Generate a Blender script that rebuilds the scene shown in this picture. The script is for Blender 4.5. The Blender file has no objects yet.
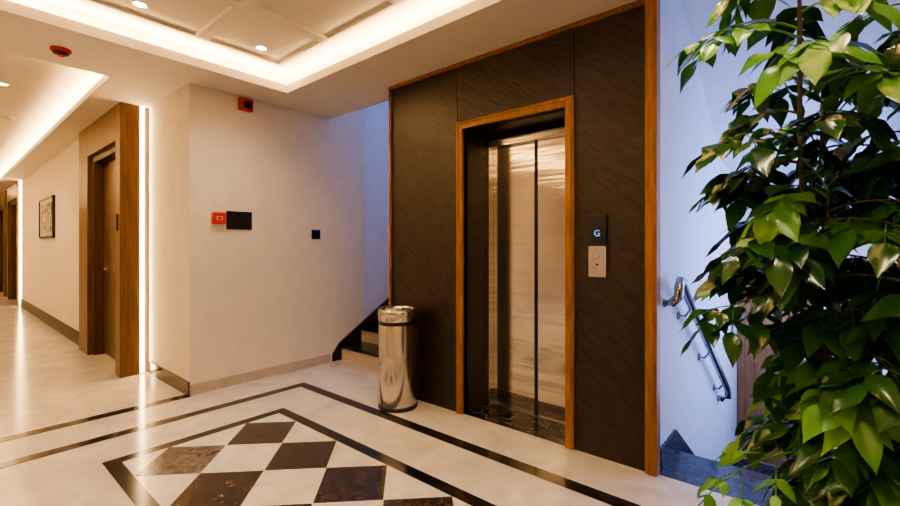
import bpy, math, random
from mathutils import Vector, Matrix
random.seed(11)
scene = bpy.context.scene
try:
    scene.view_settings.view_transform = 'AgX'
    scene.view_settings.look = 'AgX - Medium High Contrast'
    scene.view_settings.exposure = 0.2
except Exception: pass

# ---------------- materials ----------------
def newmat(name):
    m = bpy.data.materials.new(name); m.use_nodes = True
    nt = m.node_tree; b = nt.nodes['Principled BSDF']
    return m, nt, b
def simple(name, col, rough=0.5, metal=0.0, spec=None, emit=None, es=0):
    m, nt, b = newmat(name)
    b.inputs['Base Color'].default_value = (*col, 1)
    b.inputs['Roughness'].default_value = rough
    b.inputs['Metallic'].default_value = metal
    if emit:
        b.inputs['Emission Color'].default_value = (*emit, 1)
        b.inputs['Emission Strength'].default_value = es
    n = nt.nodes.new('ShaderNodeTexNoise'); n.inputs['Scale'].default_value = 60
    tc = nt.nodes.new('ShaderNodeTexCoord'); nt.links.new(tc.outputs['Object'], n.inputs['Vector'])
    bp = nt.nodes.new('ShaderNodeBump'); bp.inputs['Strength'].default_value = 0.03; bp.inputs['Distance'].default_value = 0.002
    nt.links.new(n.outputs['Fac'], bp.inputs['Height']); nt.links.new(bp.outputs['Normal'], b.inputs['Normal'])
    return m
def noisy(name, c1, c2, scale=(1,1,1), nscale=5, rough=0.4, metal=0, detail=6, dist=0.0, lo=.35, hi=.65, bump=0, rot=(0,0,0), bdist=.01):
    m, nt, b = newmat(name)
    L = nt.links
    tc = nt.nodes.new('ShaderNodeTexCoord')
    mr = nt.nodes.new('ShaderNodeMapping'); mr.inputs['Rotation'].default_value = rot
    mp = nt.nodes.new('ShaderNodeMapping'); mp.inputs['Scale'].default_value = scale
    n = nt.nodes.new('ShaderNodeTexNoise'); n.inputs['Scale'].default_value = nscale
    n.inputs['Detail'].default_value = detail; n.inputs['Distortion'].default_value = dist
    cr = nt.nodes.new('ShaderNodeValToRGB')
    cr.color_ramp.elements[0].position = lo; cr.color_ramp.elements[1].position = hi
    cr.color_ramp.elements[0].color = (*c1, 1); cr.color_ramp.elements[1].color = (*c2, 1)
    L.new(tc.outputs['Object'], mr.inputs['Vector']); L.new(mr.outputs['Vector'], mp.inputs['Vector']); L.new(mp.outputs['Vector'], n.inputs['Vector'])
    L.new(n.outputs['Fac'], cr.inputs['Fac']); L.new(cr.outputs['Color'], b.inputs['Base Color'])
    b.inputs['Roughness'].default_value = rough; b.inputs['Metallic'].default_value = metal
    if bump:
        bp = nt.nodes.new('ShaderNodeBump'); bp.inputs['Strength'].default_value = bump; bp.inputs['Distance'].default_value = bdist
        L.new(n.outputs['Fac'], bp.inputs['Height']); L.new(bp.outputs['Normal'], b.inputs['Normal'])
    return m
def veined(name, base, vein, rough=0.15, nscale=3, width=.03):
    m, nt, b = newmat(name); L = nt.links
    tc = nt.nodes.new('ShaderNodeTexCoord')
    n = nt.nodes.new('ShaderNodeTexNoise'); n.inputs['Scale'].default_value = nscale
    n.inputs['Detail'].default_value = 8; n.inputs['Distortion'].default_value = 1.2
    cr = nt.nodes.new('ShaderNodeValToRGB'); e = cr.color_ramp.elements
    e[0].position = .5-width; e[0].color = (*base, 1); e[1].position = .5+width; e[1].color = (*base, 1)
    k = e.new(.5); k.color = (*vein, 1)
    L.new(tc.outputs['Object'], n.inputs['Vector']); L.new(n.outputs['Fac'], cr.inputs['Fac'])
    L.new(cr.outputs['Color'], b.inputs['Base Color']); b.inputs['Roughness'].default_value = rough
    return m
def emis(name, col, s):
    m, nt, b = newmat(name)
    b.inputs['Base Color'].default_value = (*col, 1)
    b.inputs['Emission Color'].default_value = (*col, 1); b.inputs['Emission Strength'].default_value = s
    return m

PLASTER = noisy('plaster_cream', (.81,.74,.63), (.85,.78,.68), nscale=8, rough=.75, bump=.05)
WHITEP = noisy('plaster_white', (.78,.79,.84), (.82,.83,.88), nscale=8, rough=.75, bump=.05)
CEIL = noisy('ceiling_paint', (.73,.68,.61), (.76,.71,.64), nscale=6, rough=.8)
MARBLE = noisy('floor_cream_marble', (.58,.52,.45), (.78,.72,.64), nscale=3.5, rough=.15, detail=12, dist=1.0, lo=.3, hi=.7)
MARBLE2 = noisy('tile_white_marble', (.66,.62,.56), (.80,.76,.70), nscale=6, rough=.14, detail=10, dist=1)
BLACK = veined('black_granite', (.012,.010,.009), (.04,.032,.028), rough=.15, nscale=5)
EMP = noisy('brown_marble', (.018,.012,.010), (.06,.042,.034), nscale=14, rough=.15, detail=10, dist=1.5)
REFLM = noisy('marble_painted_reflection', (.03,.026,.024), (.17,.15,.135), nscale=9, rough=.15, detail=10, dist=2.5)  # marbled grey; the polished dark tile's reflection is put into its colour
THRESH = veined('threshold_marble', (.010,.008,.008), (.22,.19,.17), rough=.12, nscale=5, width=.016)
STAIRM = noisy('stair_marble', (.012,.016,.03), (.05,.07,.12), nscale=10, rough=.18, detail=10, dist=2)
BASEB = noisy('baseboard_cream', (.48,.42,.35), (.58,.51,.43), nscale=8, rough=.3)
SLATE = noisy('dark_slate_cladding', (.009,.006,.005), (.032,.020,.016), scale=(1,1,7), rot=(0,math.radians(-38),0), nscale=4.5, rough=.36, detail=12, dist=1.6, bump=.5, bdist=.007, lo=.38, hi=.68)
GOLDW = noisy('teak_trim', (.21,.092,.026), (.33,.15,.045), scale=(6,6,.8), nscale=8, rough=.32)
WOOD = noisy('walnut_wood', (.085,.042,.022), (.15,.078,.040), scale=(8,8,.7), nscale=5, rough=.36)
WOODD = noisy('walnut_door', (.05,.024,.013), (.10,.052,.028), scale=(8,8,.7), nscale=5, rough=.38)
STEEL = noisy('brushed_steel', (.60,.57,.53), (.68,.65,.61), scale=(60,60,1), nscale=3, rough=.2, metal=1)
STEELD = noisy('elevator_door_steel', (.64,.60,.54), (.70,.66,.59), scale=(.5,.5,9), nscale=2, rough=.15, metal=1, detail=2, bump=.32, bdist=.007)
CHROME = simple('chrome', (.36,.36,.39), .14, 1)
DARKMETAL = simple('dark_metal', (.02,.02,.02), .35, .6)
BLKPL = simple('black_plastic', (.012,.012,.013), .3)
RED = simple('red_plastic', (.55,.02,.01), .35)
WHPL = simple('white_plastic', (.7,.7,.68), .4)
LEDV = emis('led_warm_vertical', (1,.67,.32), 28)
LAMP = emis('downlight_lens', (1,.85,.65), 30)
DISP = emis('display_blue', (.10,.36,1), 1.0)
POT = noisy('ceramic_pot', (.6,.6,.58), (.7,.7,.68), nscale=4, rough=.35)
SOIL = noisy('soil', (.02,.012,.008), (.06,.04,.025), nscale=40, rough=.95, bump=.5)
BARK = noisy('bark', (.07,.05,.03), (.16,.12,.08), scale=(3,3,.6), nscale=30, rough=.8)
def leafmat(name, c1, c2, rough):
    m = noisy(name, c1, c2, nscale=9, rough=rough, detail=2, lo=.3, hi=.7)
    return m
LEAF = leafmat('leaf_dark', (.008,.048,.009), (.027,.120,.019), .22)
LEAF2 = leafmat('leaf_young', (.06,.23,.03), (.13,.36,.05), .28)
ART = noisy('art_canvas', (.05,.05,.06), (.7,.66,.6), nscale=4, rough=.6, detail=4, dist=3, lo=.42, hi=.56)

# ---------------- mesh builder ----------------
class B:
    def __init__(s): s.v=[]; s.f=[]; s.m=[]; s.mats=[]; s.sm=[]
    def mi(s, mat):
        if mat not in s.mats: s.mats.append(mat)
        return s.mats.index(mat)
    def box(s, x0,x1,y0,y1,z0,z1, mat):
        n=len(s.v); k=s.mi(mat)
        s.v += [(x0,y0,z0),(x1,y0,z0),(x1,y1,z0),(x0,y1,z0),(x0,y0,z1),(x1,y0,z1),(x1,y1,z1),(x0,y1,z1)]
        for q in [(0,3,2,1),(4,5,6,7),(0,1,5,4),(1,2,6,5),(2,3,7,6),(3,0,4,7)]:
            s.f.append(tuple(n+i for i in q)); s.m.append(k); s.sm.append(False)
        return s
    def prism_x(s, prof, x0, x1, mat):   # prof list of (y,z)
        n=len(s.v); k=s.mi(mat); c=len(prof)
        s.v += [(x0,y,z) for y,z in prof]+[(x1,y,z) for y,z in prof]
        s.f.append(tuple(n+i for i in range(c))); s.f.append(tuple(n+c+i for i in reversed(range(c))))
        s.m += [k,k]; s.sm += [False,False]
        for i in range(c):
            j=(i+1)%c; s.f.append((n+i,n+c+i,n+c+j,n+j)); s.m.append(k); s.sm.append(False)
        return s
    def poly_z(s, pts, z0, z1, mat):
        n=len(s.v); k=s.mi(mat); c=len(pts)
        s.v += [(x,y,z0) for x,y in pts]+[(x,y,z1) for x,y in pts]
        s.f.append(tuple(n+i for i in reversed(range(c)))); s.f.append(tuple(n+c+i for i in range(c)))
        s.m += [k,k]; s.sm += [False,False]
        for i in range(c):
            j=(i+1)%c; s.f.append((n+i,n+j,n+c+j,n+c+i)); s.m.append(k); s.sm.append(False)
        return s
    def lathe(s, prof, cx, cy, mat, seg=48, axis='z', cz=0):
        n=len(s.v); k=s.mi(mat)
        for r,h in prof:
            for i in range(seg):
                a=2*math.pi*i/seg
                if axis=='z': s.v.append((cx+r*math.cos(a), cy+r*math.sin(a), cz+h))
                elif axis=='x': s.v.append((cx+h, cy+r*math.cos(a), cz+r*math.sin(a)))
                else: s.v.append((cx+r*math.cos(a), cy+h, cz+r*math.sin(a)))
        for p in range(len(prof)-1):
            for i in range(seg):
                j=(i+1)%seg
                s.f.append((n+p*seg+i,n+p*seg+j,n+(p+1)*seg+j,n+(p+1)*seg+i)); s.m.append(k); s.sm.append(True)
        return s
    def tube(s, pts, rads, mat, seg=8):
        n=len(s.v); k=s.mi(mat); pts=[Vector(p) for p in pts]
        for i,p in enumerate(pts):
            t=(pts[min(i+1,len(pts)-1)]-pts[max(i-1,0)]).normalized()
            u=t.cross(Vector((0.92,.15,.3))).normalized(); w=t.cross(u)
            r=rads[i] if isinstance(rads,(list,tuple)) else rads
            for q in range(seg):
                a=2*math.pi*q/seg; s.v.append(tuple(p+u*r*math.cos(a)+w*r*math.sin(a)))
        for i in range(len(pts)-1):
            for q in range(seg):
                j=(q+1)%seg
                s.f.append((n+i*seg+q,n+i*seg+j,n+(i+1)*seg+j,n+(i+1)*seg+q)); s.m.append(k); s.sm.append(True)
        s.f.append(tuple(n+q for q in range(seg))); s.m.append(k); s.sm.append(False)
        e=n+(len(pts)-1)*seg
        s.f.append(tuple(e+q for q in range(seg))); s.m.append(k); s.sm.append(False)
        return s
    def make(s, name, parent=None, bevel=0):
        me=bpy.data.meshes.new(name); me.from_pydata(s.v,[],s.f)
        for m in s.mats: me.materials.append(m)
        me.polygons.foreach_set('material_index', s.m); me.polygons.foreach_set('use_smooth', s.sm); me.update()
        import bmesh
        bm=bmesh.new(); bm.from_mesh(me); bmesh.ops.recalc_face_normals(bm, faces=bm.faces); bm.to_mesh(me); bm.free()
        o=bpy.data.objects.new(name, me); scene.collection.objects.link(o)
        if parent: o.parent=parent
        if bevel:
            md=o.modifiers.new('bev','BEVEL'); md.width=bevel; md.segments=2; md.limit_method='ANGLE'
        return o
def empty(name):
    o=bpy.data.objects.new(name,None); scene.collection.objects.link(o); return o

H=2.72; HU=2.89; YC=1.44
# ---------------- floor ----------------
b=B()
b.box(-18,-4.12,-1.0,1.6,-.15,0,MARBLE)
b.box(-4.12,1.2,-3,2.66,-.15,0,MARBLE)
b.box(-4.37,-4.12,1.6,2.66,-.15,0,MARBLE)
b.box(-4.37,-2.93,2.66,3.06,-.15,0,MARBLE)
b.make('floor')
b=B(); z=.0022
def band(x0,x1,y0,y1,m=BLACK): b.box(x0,x1,y0,y1,0,z,m)
band(-4.22,-4.12,-1.0,YC-.005)
band(-3.73,-3.64,-2.2,2.28); band(-3.64,.35,2.19,2.28); band(.26,.35,-2.2,2.19)
X0,X1,Y0,Y1=-3.19,-.19,.735,1.735
w=.08
band(X0-w,X0,Y0-w,Y1+w); band(X1,X1+w,Y0-w,Y1+w); band(X0,X1,Y1,Y1+w); band(X0,X1,Y0-w,Y0)
b.make('floor_inlay_border')
b=B()
b.box(X0,X1,Y0,Y1,0,.0018,MARBLE2)
for i in range(6):
    for j in range(2):
        cx=X0+.25+.50*i; cy=Y1-.25-.50*j
        mt = REFLM if (i==0 and j==1) else EMP
        b.poly_z([(cx-.248,cy),(cx,cy-.248),(cx+.248,cy),(cx,cy+.248)],.0018,.0030,mt)
b.make('floor_diamond_inlay')

# ---------------- ceiling ----------------
b=B()
T=(-3.72,.35,-2.0,2.10)       # lobby tray opening x0,x1,y0,y1
C=(-17,-4.53,-.75,.96)        # corridor tray
zl=H; zt=H+.03
b.box(C[1],T[0],-3,2.87,zl,zt,CEIL)
b.box(T[1],1.2,-3,2.65,zl,zt,CEIL)
b.box(T[0],T[1],T[3],2.65,zl,zt,CEIL)
b.box(T[0],-2.93,2.65,2.87,zl,zt,CEIL)
b.box(T[0],T[1],-3,T[2],zl,zt,CEIL)
b.box(-18,C[1],C[3],1.6,zl,zt,CEIL)
b.box(-18,C[1],-1.0,C[2],zl,zt,CEIL)
b.box(-18,C[0],C[2],C[3],zl,zt,CEIL)
g=.10
for (x0,x1,y0,y1) in (T,C):
    b.box(x0-g-.02,x0-g,y0-g,y1+g,zt,HU,CEIL); b.box(x1+g,x1+g+.02,y0-g,y1+g,zt,HU,CEIL)
    b.box(x0-g,x1+g,y0-g-.02,y0-g,zt,HU,CEIL); b.box(x0-g,x1+g,y1+g,y1+g+.02,zt,HU,CEIL)
    b.box(x0-.012,x0,y0,y1,zt,zt+.03,CEIL); b.box(x1,x1+.012,y0,y1,zt,zt+.03,CEIL)
    b.box(x0,x1,y0-.012,y0,zt,zt+.03,CEIL); b.box(x0,x1,y1,y1+.012,zt,zt+.03,CEIL)
x0,x1,y0,y1=T; mw=.035
b.box(x0-mw,x0,y0-mw,y1+mw,H-.012,H,CEIL); b.box(x1,x1+mw,y0-mw,y1+mw,H-.012,H,CEIL)
b.box(x0,x1,y1,y1+mw,H-.012,H,CEIL); b.box(x0,x1,y0-mw,y0,H-.012,H,CEIL)
s=.17
b.box(x0+s-.03,x0+s,y0+s,y1-s,HU-.02,HU,CEIL); b.box(x0+s-.03,x1-s,y1-s,y1-s+.03,HU-.02,HU,CEIL)
b.box(-18,1.2,-3,2.65,HU,HU+.1,CEIL)
b.box(-4.37,-2.93,2.65,2.87,HU,HU+.1,CEIL)
for x in (-2.87,-2.04,-1.21,-.38):
    b.box(x-.045,x+.045,T[2]-.05,T[3]-s,HU-.03,HU,CEIL)
for y in (1.31,.45,-.4,-1.25):
    b.box(T[0]+s,T[1]+.05,y-.045,y+.045,HU-.031,HU,CEIL)
b.make('ceiling')

def area(name, loc, rot, sx, sy, e, col):
    l=bpy.data.lights.new(name,'AREA'); l.shape='RECTANGLE'; l.size=sx; l.size_y=sy; l.energy=e; l.color=col
    o=bpy.data.objects.new(name,l); o.location=loc; o.rotation_euler=rot; scene.collection.objects.link(o); return o
WARM=(1,.62,.25); WARM2=(1,.77,.51)
up=math.pi
def cove(T, pw, nm):
    x0,x1,y0,y1=T; zz=zt+.012
    area(nm,((x0-.055),(y0+y1)/2,zz),(up,0,0),.03,y1-y0,pw*(y1-y0),WARM)
    area(nm,((x1+.055),(y0+y1)/2,zz),(up,0,0),.03,y1-y0,pw*(y1-y0),WARM)
    area(nm,((x0+x1)/2,y1+.055,zz),(up,0,0),x1-x0,.03,pw*(x1-x0),WARM)
    area(nm,((x0+x1)/2,y0-.055,zz),(up,0,0),x1-x0,.03,pw*(x1-x0),WARM)
cove(T,14,'cove_light')
cove(C,15,'corridor_cove_light')

def downlight(x,y,zc,pw,name='recessed_downlight',col=WARM2,size=130):
    b=B()
    b.lathe([(.05,-.001),(.052,-.006),(.042,-.008),(.036,-.002)],x,y,WHPL,24,cz=zc)
    b.lathe([(.036,-.003),(.0001,-.003)],x,y,LAMP,24,cz=zc)
    b.make(name)
    l=bpy.data.lights.new('spot','SPOT'); l.energy=pw; l.color=col; l.spot_size=math.radians(size); l.spot_blend=.8; l.shadow_soft_size=.05
    o=bpy.data.objects.new('downlight_spot',l); o.location=(x,y,zc-.02); scene.collection.objects.link(o)
for x in (-3.40,-1.62,-.1):
    for y in (1.70,.88,-1.0):
        downlight(x,y,HU,29)
downlight(-6.1,.45,HU,46)
for x in (-8.5,-11,-13.5,-16): downlight(x,.3,HU,46)

# ---------------- walls ----------------
b=B()
b.box(-4.37,-4.17,YC,2.87,0,H,PLASTER)
b.make('wall_lobby_left')
b=B(); b.box(-5.25,-4.37,YC,1.6,0,H,PLASTER); b.make('wall_corridor_near')
b=B(); b.box(-13.2,-7.09,1.25,1.5,0,H,PLASTER); b.make('wall_corridor_picture')
b=B(); b.box(-18.2,-18,-1.2,1.6,0,H,PLASTER); b.make('wall_corridor_end')
b=B(); b.box(-18,-4.17,-1.2,-1.0,0,H,PLASTER); b.make('wall_corridor_far_side')
b=B(); b.box(-4.37,-4.17,-3,-1.2,0,H,PLASTER); b.make('wall_lobby_left_rear')
b=B(); b.box(-4.37,1.4,-3.2,-3,0,3,PLASTER); b.make('wall_lobby_rear')
b=B(); b.box(1.2,1.4,-3,2.85,0,3,PLASTER); b.make('wall_lobby_right')
b=B(); b.box(-4.17,-4.155,YC-.01,2.87,0,.09,BASEB); b.make('baseboard_lobby_left')
b=B(); b.box(-5.21,-4.155,YC-.015,YC,0,.12,BLACK); b.make('baseboard_corridor_near')
SKB = simple('black_skirting', (.010,.010,.012), .4)
b=B(); b.box(-13.2,-7.12,1.232,1.25,0,.17,SKB); b.make('baseboard_corridor_picture')
b=B(); b.box(-5.26,-5.235,YC-.075,YC-.045,.02,H-.005,LEDV); b.make('trim_led_strip')
b=B(); b.box(-13.19,-13.15,1.22,1.248,.02,H-.005,LEDV); b.make('trim_led_strip.001')

def portal(x0,x1,idx,yb=1.40):
    e=empty('door_%d'%idx)
    yf=1.19
    ji=.16; jl=.46 if idx==1 else .2
    b=B()
    b.box(x1-ji,x1,yf,yb-.045,0,H,WOOD); b.box(x0,x0+jl,yf,yb,0,H,WOOD); b.box(x0+jl,x1-ji,yf,yb,2.36,H,WOOD)
    b.box(x1-.17,x1-.03,yb-.045,yb+.1,0,H,WOOD)
    b.make('portal_surround',e,.004)
    b=B()
    a0,a1=x0+jl,x1-ji
    b.box(a0,a0+.06,yf+.05,yb,0,2.36,WOODD); b.box(a1-.06,a1,yf+.05,yb,0,2.36,WOODD); b.box(a0+.06,a1-.06,yf+.05,yb,2.29,2.36,WOODD)
    b.make('door_frame',e,.003)
    b=B()
    b.box(a0+.06,a1-.06,yb-.06,yb-.015,0.008,2.285,WOOD)
    for (zz0,zz1) in ((.15,1.0),(1.12,2.15)):
        b.box(a0+.18,a1-.18,yb-.07,yb-.06,zz0,zz1,WOODD)
    b.make('door_leaf',e,.003)
    b=B(); b.lathe([(.025,0),(.025,-.012),(.010,-.012),(.010,-.05)],a0+.12,yb-.06,CHROME,16,axis='y',cz=1.02)
    b.box(a0+.11,a0+.24,yb-.115,yb-.10,1.01,1.03,CHROME); b.make('door_handle',e)
    b=B(); b.box(x0,x1-.17,yb,yb+.2,0,H,PLASTER); b.make('wall_behind_door_%d'%idx)
portal(-7.09,-5.24,1); portal(-15.2,-13.2,2,1.40); portal(-17.9,-15.9,3,1.40)
b=B(); b.box(-15.9,-15.2,1.25,1.5,0,H,PLASTER); b.make('wall_corridor_between_doors')
b=B(); b.box(-5.36,-5.30,1.178,1.19,1.45,1.62,DARKMETAL); b.make('door_number_sign',None,.002)

e=empty('framed_picture')
b=B(); 
px0,px1,pz0,pz1=-10.5,-9.15,1.43,2.10; yy=1.25
b.box(px0,px1,yy-.035,yy,pz0,pz0+.03,BLKPL); b.box(px0,px1,yy-.035,yy,pz1-.03,pz1,BLKPL)
b.box(px0,px0+.04,yy-.035,yy,pz0,pz1,BLKPL); b.box(px1-.04,px1,yy-.035,yy,pz0,pz1,BLKPL); b.make('frame',e)
b=B(); b.box(px0+.04,px1-.04,yy-.02,yy,pz0+.03,pz1-.03,WHPL); b.make('mat_board',e)
b=B(); b.box(px0+.16,px1-.16,yy-.024,yy-.02,pz0+.09,pz1-.09,ART); b.make('art',e)

# ---------------- elevator wall ----------------
YW=2.65; ex0,ex1=-2.083,-1.235; eh=2.20
b=B()
b.box(-2.91,ex0,YW,3.0,0,H+.1,SLATE); b.box(ex1,-.71,YW,3.0,0,H+.1,SLATE); b.box(ex0,ex1,YW,3.0,eh,H+.1,SLATE)
for (x0,x1,z0,z1) in [(-2.89,-2.144,0,2.69),(-1.178,-.745,0,2.69),(-2.141,-1.181,2.266,2.69)]:
    b.box(x0,x1,YW-.008,YW,z0,z1,SLATE)
b.make('wall_elevator_cladding')
b=B()
b.box(-2.915,-2.89,YW-.03,YW+.04,0,H,GOLDW); b.box(-.745,-.68,YW-.03,YW+.04,0,H,GOLDW); b.box(-2.89,-.745,YW-.03,YW,2.69,H,GOLDW)
b.box(-.73,-.695,YW-.036,YW-.03,0,H,GOLDW)
b.make('trim_elevator_wall',None,.004)
b=B()
o0,o1,oh=-2.140,-1.175,2.262
b.box(o0,ex0,YW-.028,YW+.05,0,oh,GOLDW); b.box(ex1,o1,YW-.028,YW+.05,0,oh,GOLDW); b.box(ex0,ex1,YW-.028,YW+.05,eh,oh,GOLDW)
b.box(o0+.012,o0+.026,YW-.036,YW-.028,0,oh-.012,GOLDW); b.box(o1-.026,o1-.012,YW-.036,YW-.028,0,oh-.012,GOLDW); b.box(o0+.026,o1-.026,YW-.036,YW-.028,oh-.026,oh-.012,GOLDW)
b.make('trim_elevator_door_surround',None,.004)

e=empty('elevator_door')
b=B()
yd=2.95
b.box(ex0,ex0+.05,yd-.03,3.06,0,2.16,STEELD); b.box(ex1-.02,ex1,yd-.03,3.06,0,2.16,STEELD); b.box(ex0,ex1,yd-.03,3.06,2.10,2.16,STEELD)
b.box(ex0,ex1,yd-.005,3.06,2.16,eh,DARKMETAL)
b.make('steel_frame',e,.003)
b=B(); b.box(ex0+.05,-1.63,yd+.03,yd+.05,.012,2.10,STEELD); b.make('panel_1',e,.002)
b=B(); b.box(-1.62,ex1-.02,yd+.008,yd+.028,.012,2.10,STEELD); b.make('panel_2',e,.002)
b=B(); b.box(-1.638,-1.614,yd+.002,yd+.03,.012,2.10,DARKMETAL); b.make('meeting_edge',e)
b=B(); b.box(ex0+.05,ex1-.02,yd-.02,yd+.06,.0,.012,STEEL)
for k in range(3): b.box(ex0+.06,ex1-.03,yd-.014+k*.025,yd-.006+k*.025,.012,.014,DARKMETAL)
b.make('sill_track',e)
b=B(); b.box(ex0,ex1,YW-.0,yd-.02,-.02,.006,THRESH); b.make('trim_elevator_threshold')

e=empty('elevator_call_panel')
b=B(); b.box(-1.079,-.968,YW-.028,YW-.008,1.305,1.49,BLKPL); b.make('display_housing',e,.003)
b=B(); b.box(-1.079,-.968,YW-.026,YW-.008,1.108,1.30,STEEL); b.make('button_plate',e,.003)
b=B()
b.lathe([(.016,0),(.016,-.003),(.012,-.005),(.0001,-.005)],-1.0235,YW-.026,STEEL,20,axis='y',cz=1.235)
b.lathe([(.006,0),(.006,-.003),(.0001,-.003)],-1.0235,YW-.026,DARKMETAL,16,axis='y',cz=1.185)
b.make('buttons',e)
tx=bpy.data.curves.new('digit','FONT'); tx.body='G'; tx.size=.055; tx.align_x='CENTER'; tx.extrude=.001
to=bpy.data.objects.new('digit',tx); scene.collection.objects.link(to); to.location=(-1.0235,YW-.0295,1.36); to.rotation_euler=(math.pi/2,0,0); to.parent=e
tx.materials.append(DISP)

b=B(); b.box(-2.91,-.71,3.07,6.0,-1.3,5.2,WHITEP); b.box(-.71,-.69,2.69,6.0,-1.3,5.2,WHITEP); b.box(-2.91,-.71,3.0,3.07,2.25,5.2,WHITEP); b.make('wall_elevator_shaft')

# ---------------- right stairwell ----------------
b=B()
sx0,sx1=-.675,.495
b.box(-.675,sx1,2.66,3.05,-.17,0,STAIRM)
n=7
for i in range(n-1):
    zt_=-.16*(i+1); y=3.05+.26*i
    b.box(sx0,sx1,y,y+.26,zt_-.16,zt_,STAIRM)
b.box(sx0,sx1,3.05+.26*(n-1),5.94,-1.28,-1.12,STAIRM)
b.make('stair_down')
b=B()
b.prism_x([(2.70,0),(2.70,.13),(3.05,.13),(4.70,-.96),(4.70,-1.12),(3.05,-.1)],-.69,-.675,STAIRM)
b.box(-.69,-.675,4.70,6.0,-1.12,-.99,STAIRM)
b.make('baseboard_stair_down')
b=B()
b.box(-.9,.11,6.0,6.2,-1.3,3.6,WHITEP); b.box(.11,.51,6.0,6.2,-1.3,-.75,WHITEP); b.box(.11,.7,6.0,6.2,1.0,3.6,WHITEP); b.box(.45,.7,6.0,6.2,-.75,1.0,WHITEP)
b.make('wall_stair_down_end')
b=B()
b.box(.51,.7,2.65,3.4,-1.3,3.6,WHITEP); b.box(.51,.7,3.4,5.6,-1.3,.3,WHITEP); b.box(.51,.7,3.4,5.6,2.05,3.6,WHITEP); b.box(.51,.7,5.6,6.2,-1.3,3.6,WHITEP)
b.make('wall_stair_down_right')
b=B(); b.box(.51,1.2,2.65,2.85,0,3,PLASTER); b.make('wall_lobby_front_right')
b=B()
b.box(.56,.60,3.4,3.45,.3,2.05,WHPL); b.box(.56,.60,5.55,5.6,.3,2.05,WHPL); b.box(.56,.60,4.48,4.52,.3,2.05,WHPL)
b.box(.56,.60,3.4,5.6,.3,.35,WHPL); b.box(.56,.60,3.4,5.6,2.0,2.05,WHPL); b.make('added_side_window')  # unseen window, added to let cool side light onto the stair wall
b=B()
b.box(.11,.15,6.06,6.10,-.75,1.0,WHPL); b.box(.41,.45,6.06,6.10,-.75,1.0,WHPL); b.box(.11,.45,6.06,6.10,-.75,-.71,WHPL); b.box(.11,.45,6.06,6.10,.96,1.0,WHPL); b.box(.11,.45,6.06,6.10,.1,.14,WHPL); b.make('window_2')
b=B()
b.prism_x([(2.65,3.25),(4.9,2.12),(6.0,2.12),(6.0,2.36),(4.9,2.36),(2.65,3.5)],-.69,.51,WHITEP)
b.box(-.71,1.2,2.62,2.66,2.9,3.5,WHITEP)
b.make('ceiling_stair_soffit')
DOORW = noisy('teak_door', (.30,.15,.06), (.42,.22,.09), scale=(6,6,.8), nscale=6, rough=.4)
e=empty('door_4')
b=B(); b.box(-.68,-.62,5.96,6.0,-1.12,1.42,DOORW); b.box(-.02,.05,5.96,6.0,-1.12,1.42,DOORW); b.box(-.62,-.02,5.96,6.0,1.35,1.42,DOORW); b.make('frame',e,.003)
b=B(); b.box(-.62,-.02,5.975,6.0,-1.115,1.35,DOORW); b.box(-.52,-.12,5.965,5.975,-.9,.0,DOORW); b.box(-.52,-.12,5.965,5.975,.15,1.2,DOORW); b.make('leaf',e,.003)

downlight(-.1,5.2,2.12,22)

# handrail
e=empty('stair_handrail')
def rail(y): return 1.04-(y-2.95)*.615
xr=-.61
pts=[(-.69,2.80,.96),(-.645,2.80,.965),(xr,2.80,1.00),(xr,2.815,1.06),(xr,2.85,1.095),(xr,2.90,1.085),(xr,2.97,1.03)]
ye=4.6
for k in range(1,13):
    y=2.97+k*(ye-2.97)/12; pts.append((xr,y,rail(y)))
pts+=[(xr,ye+.07,rail(ye)-.05),(xr,ye+.08,rail(ye)-.11),(-.65,ye+.07,rail(ye)-.13),(-.69,ye+.07,rail(ye)-.13)]
b=B(); b.tube(pts,.027,CHROME,16); b.make('rail_tube',e)
b=B()
for y in (3.15,3.8,4.45):
    b.tube([(-.69,y,rail(y)-.07),(-.65,y,rail(y)-.075),(xr,y,rail(y)-.02)],.008,CHROME,8)
    b.lathe([(.0001,.008),(.03,.008),(.03,0)],-.69,y,CHROME,20,axis='x',cz=rail(y)-.07)
b.make('brackets',e)

# ---------------- left stairwell ----------------
b=B()
lx0,lx1=-4.15,-2.95
for i in range(10):
    y=3.02+.28*i
    b.box(lx0,lx1,y,y+.28,0,.165*(i+1)-.03,BASEB)
    b.box(lx0,lx1,y-.02,y+.28,.165*(i+1)-.03,.165*(i+1),BLACK)
b.box(lx0,lx1,5.82,6.75,1.5,1.65,BLACK)
b.make('stair_up')
b=B()
b.box(-4.5,-4.17,2.87,3.36,0,5.2,PLASTER); b.box(-4.5,-4.20,3.36,6.8,0,5.2,WHITEP); b.make('wall_stair_up_left')
b=B(); b.box(-4.5,-2.93,2.85,2.87,3.0,5.2,WHITEP); b.box(-4.37,-2.93,2.83,2.87,H+.03,3.0,WHITEP); b.make('wall_stair_up_over_opening')
b=B(); b.box(-4.5,-2.7,6.8,7.0,0,2.6,WHITEP); b.box(-4.5,-2.7,6.8,7.0,4.4,5.2,WHITEP); b.box(-4.5,-4.1,6.8,7,2.6,4.4,WHITEP); b.box(-3.0,-2.7,6.8,7,2.6,4.4,WHITEP); b.make('wall_stair_up_end')
b=B(); b.box(-2.91,-2.7,6.0,6.8,0,5.2,WHITEP); b.make('wall_stair_up_side')
b=B(); b.box(-4.5,-2.7,2.85,7.0,5.2,5.3,WHITEP); b.make('ceiling_stair_up')
b=B()
sl=.165/.28
b.prism_x([(2.90,0),(2.90,.08),(3.0,.20),(5.6,.20+2.6*sl),(5.6,2.6*sl-.1),(3.1,0)],-4.17,-4.15,BLACK)
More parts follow.
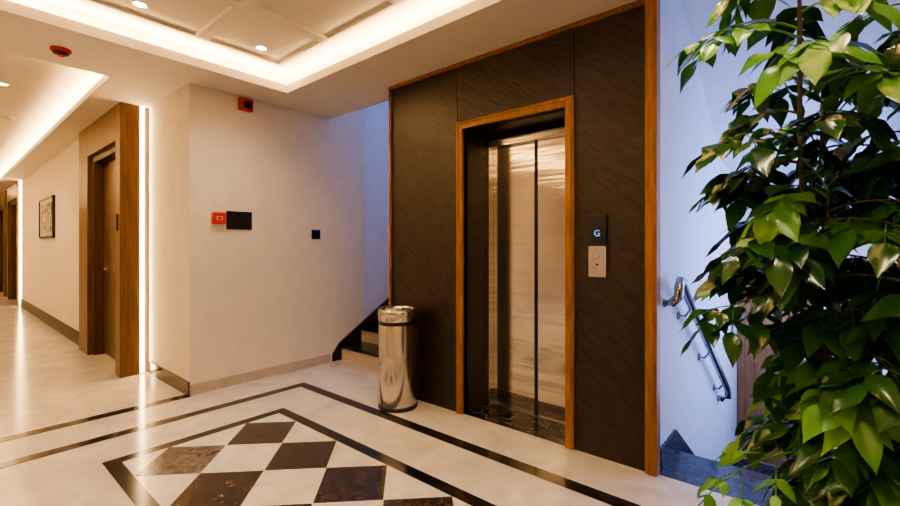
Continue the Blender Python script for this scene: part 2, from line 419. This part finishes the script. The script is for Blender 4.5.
b.make('baseboard_stair_up')
b=B()
b.box(-4.1,-4.06,6.86,6.9,2.6,4.4,WHPL); b.box(-3.04,-3.0,6.86,6.9,2.6,4.4,WHPL); b.box(-4.1,-3.0,6.86,6.9,2.6,2.64,WHPL); b.box(-4.1,-3.0,6.86,6.9,4.36,4.4,WHPL); b.box(-3.57,-3.53,6.86,6.9,2.6,4.4,WHPL); b.make('window_3')

COOL=(.28,.40,1)
area('added_side_daylight',(.72,4.5,1.2),(0,math.pi/2,0),1.7,2.1,42,COOL)  # added lamp outside the unseen side window, turns shaft wall and soffit bluish
area('daylight_window_end',(.28,6.25,.15),(-math.pi/2,0,0),.4,1.7,15,COOL)
area('daylight_window_upper',(-3.55,7.05,3.5),(-math.pi/2,0,0),1.1,1.8,55,COOL)

# ---------------- wall devices ----------------
xw=-4.17
e=empty('fire_alarm_sounder')
b=B(); b.box(xw,xw+.045,1.855,1.985,2.585,2.70,RED); b.make('housing',e,.008)
b=B(); b.lathe([(.035,.045),(.04,.06),(.03,.062),(.012,.05),(.0001,.05)],xw,1.925,DARKMETAL,24,axis='x',cz=2.635); b.make('horn',e)
e=empty('fire_call_point')
b=B(); b.box(xw,xw+.045,1.62,1.73,1.50,1.605,RED); b.make('housing',e,.006)
b=B(); b.box(xw+.045,xw+.048,1.65,1.70,1.535,1.57,WHPL); b.box(xw+.048,xw+.05,1.658,1.692,1.539,1.566,RED); b.make('glass_plate',e)
e=empty('light_switch_panel')
b=B(); b.box(xw,xw+.014,1.75,1.985,1.455,1.625,BLKPL); b.make('plate',e,.003)
b=B()
for i in range(4):
    for j in range(2):
        b.box(xw+.014,xw+.02,1.768+.052*i,1.812+.052*i,1.475+.07*j,1.535+.07*j,BLKPL)
b.make('rocker_switches',e,.002)
e=empty('wall_socket')
b=B(); b.box(xw,xw+.014,2.64,2.74,1.375,1.475,BLKPL); b.make('plate',e,.003)
b=B(); b.box(xw+.014,xw+.018,2.66,2.72,1.395,1.455,DARKMETAL); b.make('insert',e,.002)
e=empty('fire_alarm_beacon')
b=B(); b.lathe([(.06,0),(.06,-.018),(.048,-.026)],-4.17,.6,RED,32,cz=H); b.lathe([(.048,-.026),(.044,-.038),(.022,-.046),(.0001,-.046)],-4.17,.6,DARKMETAL,32,cz=H); b.make('base',e)
b=B(); b.lathe([(.02,-.042),(.018,-.056),(.0001,-.058)],-4.17,.6,RED,16,cz=H); b.make('lens',e)
e=empty('ceiling_smoke_detector')
b=B(); b.lathe([(.05,0),(.05,-.02),(.035,-.035),(.0001,-.036)],-7.6,.62,WHPL,24,cz=HU); b.make('base',e)

# ---------------- trash can ----------------
e=empty('swing_lid_trash_can'); cx,cy=-2.60,2.44
b=B(); b.lathe([(.0001,0),(.158,0),(.160,.004),(.160,.028),(.154,.032)],cx,cy,BLKPL,64); b.make('base_ring',e)
b=B(); b.lathe([(.154,.03),(.1555,.034),(.1555,.67),(.153,.674)],cx,cy,STEEL,64); b.make('body',e)
b=B(); b.lathe([(.153,.67),(.157,.674),(.157,.70),(.154,.704)],cx,cy,BLKPL,64); b.make('rim_band',e)
b=B(); b.lathe([(.154,.70),(.160,.705),(.163,.765),(.161,.785),(.152,.796),(.140,.796),(.130,.786),(.122,.755)],cx,cy,STEEL,64); b.make('collar',e)
b=B(); b.lathe([(.125,.755),(.0001,.755)],cx,cy,BLKPL,64); b.make('inner_well',e)
b=B(); nn=24
for sg in (-1,1):
    base=len(b.v); k=b.mi(STEEL)
    for i in range(nn+1):
        a=math.pi*i/nn
        b.v.append((cx+.112*math.cos(a), cy+sg*(.012+.098*math.sin(a)), .768+.016*math.sin(a)))
    b.v.append((cx,cy+sg*.012,.768))
    for i in range(nn):
        b.f.append((base+i,base+i+1,base+nn+1)); b.m.append(k); b.sm.append(True)
b.box(cx-.128,cx+.128,cy-.012,cy+.012,.764,.784,STEEL)
b.make('swing_lid',e)

# ---------------- plant ----------------
e=empty('potted_ornamental_tree')
Rv=Vector((.766,.643,0)); Fv=Vector((-.643,.766,0))
pc=Vector((.105,1.67,0))
b=B(); b.lathe([(.0001,0),(.13,0),(.14,.01),(.185,.34),(.20,.36),(.20,.39),(.18,.39),(.175,.345)],pc.x,pc.y,POT,48); b.make('pot',e)
b=B(); b.lathe([(.178,.35),(.1,.355),(.0001,.36)],pc.x,pc.y,SOIL,32); b.make('soil',e)
stems=B(); lv=B()
kD=lv.mi(LEAF); kY=lv.mi(LEAF2)
def leaflet(p, d, nrm, L, W, k):
    d=d.normalized(); s=d.cross(nrm)
    if s.length<1e-3: s=Vector((1,0,0))
    s.normalize(); n=s.cross(d).normalized()
    ts=[0,.08,.2,.34,.5,.66,.8,.91,1]; ws=[.03,.42,.82,1,.97,.76,.44,.17,.0]
    dr=random.uniform(.1,.38); fold=random.uniform(.12,.45); cu=random.uniform(-.12,.12); ph=random.uniform(0,6)
    base=len(lv.v)
    for t,w_ in zip(ts,ws):
        c=p+d*(L*t)-Vector((0,0,1))*(dr*L*t*t)+s*(cu*L*t*t)
        hw=W*.5*w_; wav=.07*W*math.sin(ph+t*9)
        for q in (-1,-.5,0,.5,1):
            lift=hw*(fold*abs(q)-.35*max(0,abs(q)-.5)) + wav*w_*q*abs(q)
            lv.v.append(tuple(c+s*hw*q+n*lift))
    for i in range(len(ts)-1):
        for j in range(4):
            a=base+5*i+j
            lv.f.append((a,a+1,a+6,a+5)); lv.m.append(k); lv.sm.append(True)
def leftlimit(z):
    if z>1.3: return .42
    if z>1.05: return .39
    return .29
def compound(p, az, el, L, young, scale=1, free=False):
    dh=Vector((math.cos(az),math.sin(az),0))
    out=-(dh.dot(Rv)); off=-((p-pc).dot(Rv))
    if out>0 and not free:
        room=leftlimit(p.z-.1)-off-.09
        if out*L>room:
            L=max(.12,room/max(out,.2))
            if room<.06: az+=math.pi
    d=Vector((math.cos(az)*math.cos(el), math.sin(az)*math.cos(el), math.sin(el)))
    pts=[p.copy()]; N=8; cur=p.copy(); dd=d.copy()
    for i in range(N):
        cur=cur+dd*(L/N); pts.append(cur.copy()); dd=(dd+Vector((0,0,-.16))).normalized()
    stems.tube(pts,[.0035*(1-.07*i) for i in range(N+1)],BARK if not young else LEAF2,5)
    side=d.cross(Vector((0,0,1))).normalized()
    k=kY if young else kD
    def put(q, dirn):
        l=random.uniform(.076,.116)*scale
        kk=k if random.random()>.05 else kY
        nr=(Vector((0,0,1))+Vector((random.uniform(-.6,.6),random.uniform(-.8,.3),0))).normalized()
        leaflet(q, dirn, nr, l, l*random.uniform(.48,.60), kk)
    for i in (3,4,5,6,7):
        q=pts[i]; t=(pts[i+1]-pts[i-1]).normalized()
        for sg in (-1,1):
            dirn=side*sg*random.uniform(.7,1.1)+t*random.uniform(.4,.8)+Vector((0,0,random.uniform(-.6,.05)))
            if i in (3,5) and L>.22:
                dn=dirn.normalized(); ll=L*.28; q2=q+dn*ll-Vector((0,0,.012))
                stems.tube([q,q+dn*ll*.5,q2],.0018,LEAF2,4)
                s2=dn.cross(Vector((0,0,1))).normalized()
                put(q2,dn+Vector((0,0,-.3)))
                for s_ in (-1,1):
                    put(q+dn*ll*.7, s2*s_*.9+dn*.5+Vector((0,0,-.25)))
            elif i!=4: put(q,dirn)
    put(pts[-1],(pts[-1]-pts[-2]).normalized()+Vector((0,0,-.2)))
def stem(basep, topp, bend, z_start, nn, rad, lscale=1, top_young=.85):
    N=24; pts=[]
    for i in range(N+1):
        t=i/N; p=basep.lerp(topp,t)+bend*math.sin(math.pi*t)+Vector((math.sin(t*11+rad*900)*.008,math.cos(t*9+rad*500)*.008,0)); pts.append(p)
    stems.tube(pts,[rad*(1-.7*i/N) for i in range(N+1)],BARK,8)
    az=random.uniform(0,6)
    for i in range(nn):
        zz=z_start+(1-z_start)*(i+.5)/nn; f=zz*N; a=min(int(f),N-1); p=pts[a].lerp(pts[a+1],f-a)
        az+=2.4+random.uniform(-.4,.4)
        h=p.z
        L=random.uniform(.22,.34)*lscale
        if h>1.55: L*=.8
        el=random.uniform(.15,.75) if h>1.0 else random.uniform(-.1,.5)
        compound(p,az,el,L,(zz>top_young and random.random()<.6) or random.random()<.08)
    compound(pts[-1],az+1,1.2,.16,True,.8)
base=pc+Vector((0,0,.35))
stem(base-Rv*.04, pc-Rv*.20+Vector((0,0,2.25)), -Rv*.03, .12, 36, .012, 1, .72)
stem(base+Rv*.04, pc+Rv*.14+Vector((0,0,2.0)), Rv*.05, .12, 32, .012)
stem(base+Fv*.05, pc+Fv*.15+Vector((0,0,1.75)), -Rv*.03, .15, 28, .011)
stem(base-Fv*.05, pc-Rv*.12-Fv*.02+Vector((0,0,1.45)), -Rv*.02, .2, 24, .009)
stem(base+Rv*.02-Fv*.04, pc+Rv*.20-Fv*.05+Vector((0,0,1.55)), Rv*.03, .2, 22, .009)
aL=math.atan2(-Rv.y,-Rv.x)
compound(pc-Rv*.15+Vector((0,0,1.15)),aL,.25,.35,False,.85,True)
compound(pc-Rv*.13+Vector((0,0,1.33)),aL+.3,.35,.32,False,.85,True)
compound(pc-Rv*.18+Vector((0,0,1.88)),aL-.2,.5,.32,True,.85,True)
compound(pc-Rv*.18+Vector((0,0,1.58)),aL+.2,.45,.30,False,.85,True)
compound(pc-Rv*.08+Vector((0,0,.72)),aL,.15,.44,True,.55,True)
stems.make('stems',e); lv.make('leaves',e)

# ---------------- world & camera ----------------
w=bpy.data.worlds.new('world'); scene.world=w; w.use_nodes=True
bg=w.node_tree.nodes['Background']; bg.inputs['Color'].default_value=(.45,.6,1,1); bg.inputs['Strength'].default_value=1.2
cam=bpy.data.cameras.new('camera'); co=bpy.data.objects.new('camera',cam); scene.collection.objects.link(co)
co.location=(0,0,1.3); co.rotation_euler=(math.pi/2,0,math.radians(40)); cam.sensor_width=36; cam.lens=17.4; cam.shift_y=-.0078; cam.clip_start=.03
scene.camera=co
